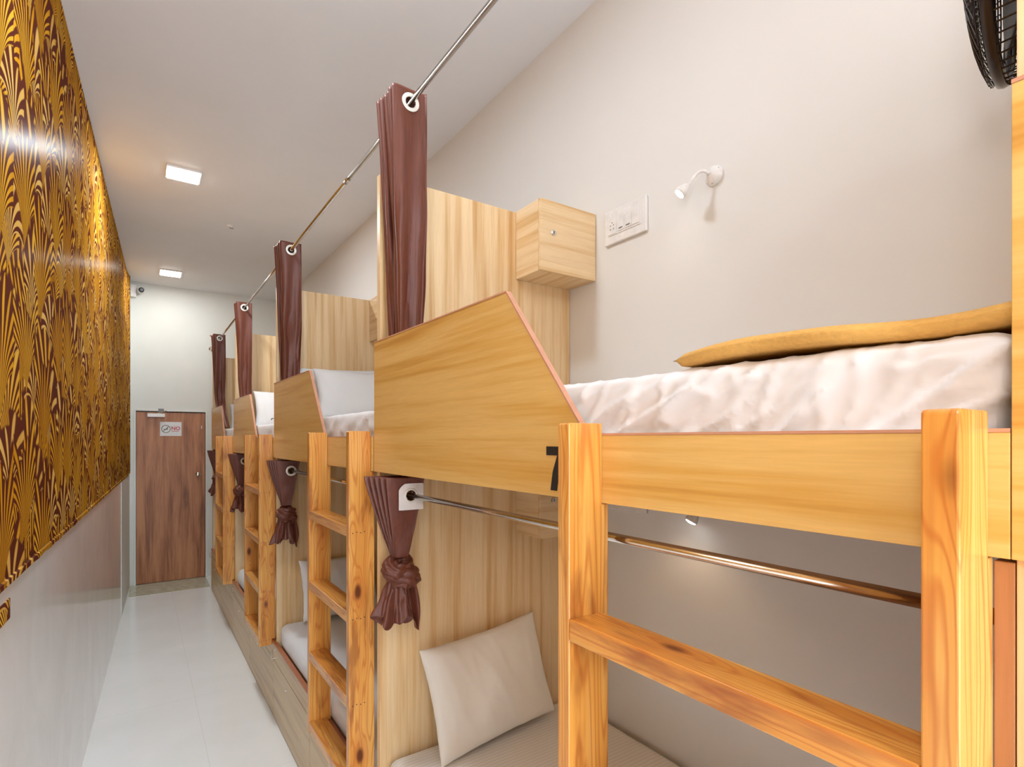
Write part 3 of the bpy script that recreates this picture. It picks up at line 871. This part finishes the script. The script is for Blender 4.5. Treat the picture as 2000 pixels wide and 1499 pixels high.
plate(1.488, 1.721, 1.525, 1.668, 'white switch plate mostly hidden behind the foreground upper berth board')

# wall fan, foot end of the foreground bunk, blowing along the berth
fx, fz = 1.27, 2.662
FO = .002            # extra reach of the fan head
fan = thing('wall_fan', 'black caged fan at the top right corner by the edge panel', 'fan', (fx, .173, fz))
fan.rotation_euler = (0, 0, RP(8))
link('mount_plate', box(-.05, .05, .001, .018, -.08, .02), 'black', fan, bevel=.004)
link('arm', tube([(0, .016, -.04), (0, .05, -.03), (0, .04+FO, -.005)], .014, 12), 'black', fan, smooth=True)
link('motor_housing', lathe([(.02, 0), (.045, .004), (.052, .02), (.05, .052), (.03, .06), (.010, .064)], (0, .025+FO, 0), (0, 1, 0), 28), 'black', fan, smooth=False)
RC = .197; y0f, y1f = .045, .172
rim = bmesh.new()
prof = [(RC-.006, 0), (RC+.004, .003), (RC+.006, .010), (RC+.004, .017), (RC-.006, .020)]
n = 72
def band(yc, prof, bm):
    rings = []
    for i in range(n):
        a = 2*PI*i/n; rings.append([bm.verts.new((r*math.cos(a), yc+h, r*math.sin(a))) for r, h in prof])
    m = len(prof)
    for i in range(n):
        for k in range(m): bm.faces.new((rings[i][k], rings[i][(k+1) % m], rings[(i+1) % n][(k+1) % m], rings[(i+1) % n][k]))
band(.128+FO, prof, rim)
link('rim', rim, 'black_gloss', fan, smooth=True)
fc = bmesh.new()
for k in range(14):
    r = .040+k*.0118; yy = FO+.172-.020*(r/RC)**3
    tube(circle((0, yy, 0), r, 48, (1, 0, 0), (0, 0, 1)), .0016, 6, fc, closed=True)
for k in range(48):
    a = 2*PI*k/48; pts = []
    for s in range(8):
        q = s/7; r = .034+(RC-.036)*q; aa = a+.5*q
        pts.append((r*math.cos(aa), FO+.176-.022*q**3, r*math.sin(aa)))
    tube(pts, .0014, 6, fc)
link('front_grille', fc, 'black_gloss', fan)
lathe_b = lathe([(.036, 0), (.037, .006), (.028, .011), (.008, .013)], (0, FO+.172, 0), (0, 1, 0), 32)
link('centre_badge', lathe_b, 'black_gloss', fan)
rc = bmesh.new()
for k in range(64):
    a = 2*PI*k/64
    pts = [((RC+.002)*math.cos(a), FO+.130, (RC+.002)*math.sin(a)), ((RC-.002)*math.cos(a), FO+.085, (RC-.002)*math.sin(a)), ((RC-.022)*math.cos(a), FO+.040, (RC-.022)*math.sin(a)),
           (.115*math.cos(a), FO+.028, .115*math.sin(a)), (.05*math.cos(a), FO+.026, .05*math.sin(a))]
    tube(pts, .0017, 6, rc)
tube(circle((0, FO+.085, 0), RC-.0, 60, (1, 0, 0), (0, 0, 1)), .0018, 6, rc, closed=True)
tube(circle((0, FO+.048, 0), RC-.018, 60, (1, 0, 0), (0, 0, 1)), .0018, 6, rc, closed=True)
link('rear_cage', rc, 'black_gloss', fan)
for k in range(5):
    bmb = bmesh.new(); a0 = 2*PI*k/5+.3; V = {}
    for i in range(13):
        for j in range(9):
            q = i/12; w = -1+2*j/8; r = .03+.15*q
            aa = a0+w*(.20+.22*math.sin(q*2.4))+.25*q
            V[i, j] = bmb.verts.new((r*math.cos(aa), .108+FO+.018*w+.004*math.sin(q*3), r*math.sin(aa)))
    for i in range(12):
        for j in range(8): bmb.faces.new((V[i, j], V[i+1, j], V[i+1, j+1], V[i, j+1]))
    bo_ = link('blade', bmb, 'black', fan, smooth=True)
    md = bo_.modifiers.new('thick', 'SOLIDIFY'); md.thickness = .002
link('hub', lathe([(.03, 0), (.034, .004), (.034, .05), (.025, .06)], (0, FO+.092, 0), (0, 1, 0), 24), 'black', fan)

# ------------------------------------------------------------------ lights
def area(name, loc, size, power, col=(1, .97, .93), rot=(0, 0, 0), size_y=None):
    l = bpy.data.lights.new(name, 'AREA'); l.energy = power; l.color = col; l.size = size
    if size_y: l.shape = 'RECTANGLE'; l.size_y = size_y
    o = bpy.data.objects.new(name, l); COL.objects.link(o); o.location = loc; o.rotation_euler = rot; return o
area('panel_glow', (.274, 4.672, CEIL-.02), .19, 22, (.82, .91, 1))
area('panel_glow', (.312, 7.53, CEIL-.02), .19, 6, (.90, .97, 1))
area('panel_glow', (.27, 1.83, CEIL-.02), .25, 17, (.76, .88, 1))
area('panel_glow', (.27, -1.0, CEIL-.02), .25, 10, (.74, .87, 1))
# lamp of the photographer at the camera's left
pl = bpy.data.lights.new('work_lamp', 'POINT'); pl.energy = 22; pl.shadow_soft_size = .15; pl.color = (.76, .88, 1)
po = bpy.data.objects.new('work_lamp', pl); COL.objects.link(po); po.location = (-.30, -.10, 2.34)
def lamp_beam(loc, aim, energy, col):
    l = bpy.data.lights.new('reading_beam', 'SPOT'); l.energy = energy; l.color = col; l.shadow_soft_size = .02
    l.spot_size = math.radians(150); l.spot_blend = 1.0
    o = bpy.data.objects.new('reading_beam', l); COL.objects.link(o); o.location = loc
    o.rotation_euler = Vector(aim).to_track_quat('-Z', 'Y').to_euler()
lamp_beam((1.575, 1.25, 2.68), (-.5, .3, -1), .6, (1, .95, .9))
lamp_beam((1.595, 1.225, 1.545), (-.5, .1, -1), 22, (1, .66, .36))  # added warm beam at the lower lamp, standing in for wood bounce
w = bpy.data.worlds.new('world'); scn.world = w; w.use_nodes = True
w.node_tree.nodes['Background'].inputs[0].default_value = (.78, .88, 1, 1); w.node_tree.nodes['Background'].inputs[1].default_value = 6.2

# ------------------------------------------------------------------ camera
cam = bpy.data.cameras.new('camera'); co = bpy.data.objects.new('camera', cam); COL.objects.link(co)
co.location = (0, 0, EYE); co.rotation_euler = (PI/2, 0, -YAW)
cam.sensor_width = 36; cam.lens = 1067/2000*36; cam.shift_y = (858-749.5)/2000; cam.clip_start = .02
scn.camera = co
scn.view_settings.view_transform = 'Standard'; scn.view_settings.look = 'None'
scn.view_settings.exposure = 0.38; scn.view_settings.gamma = 1.0
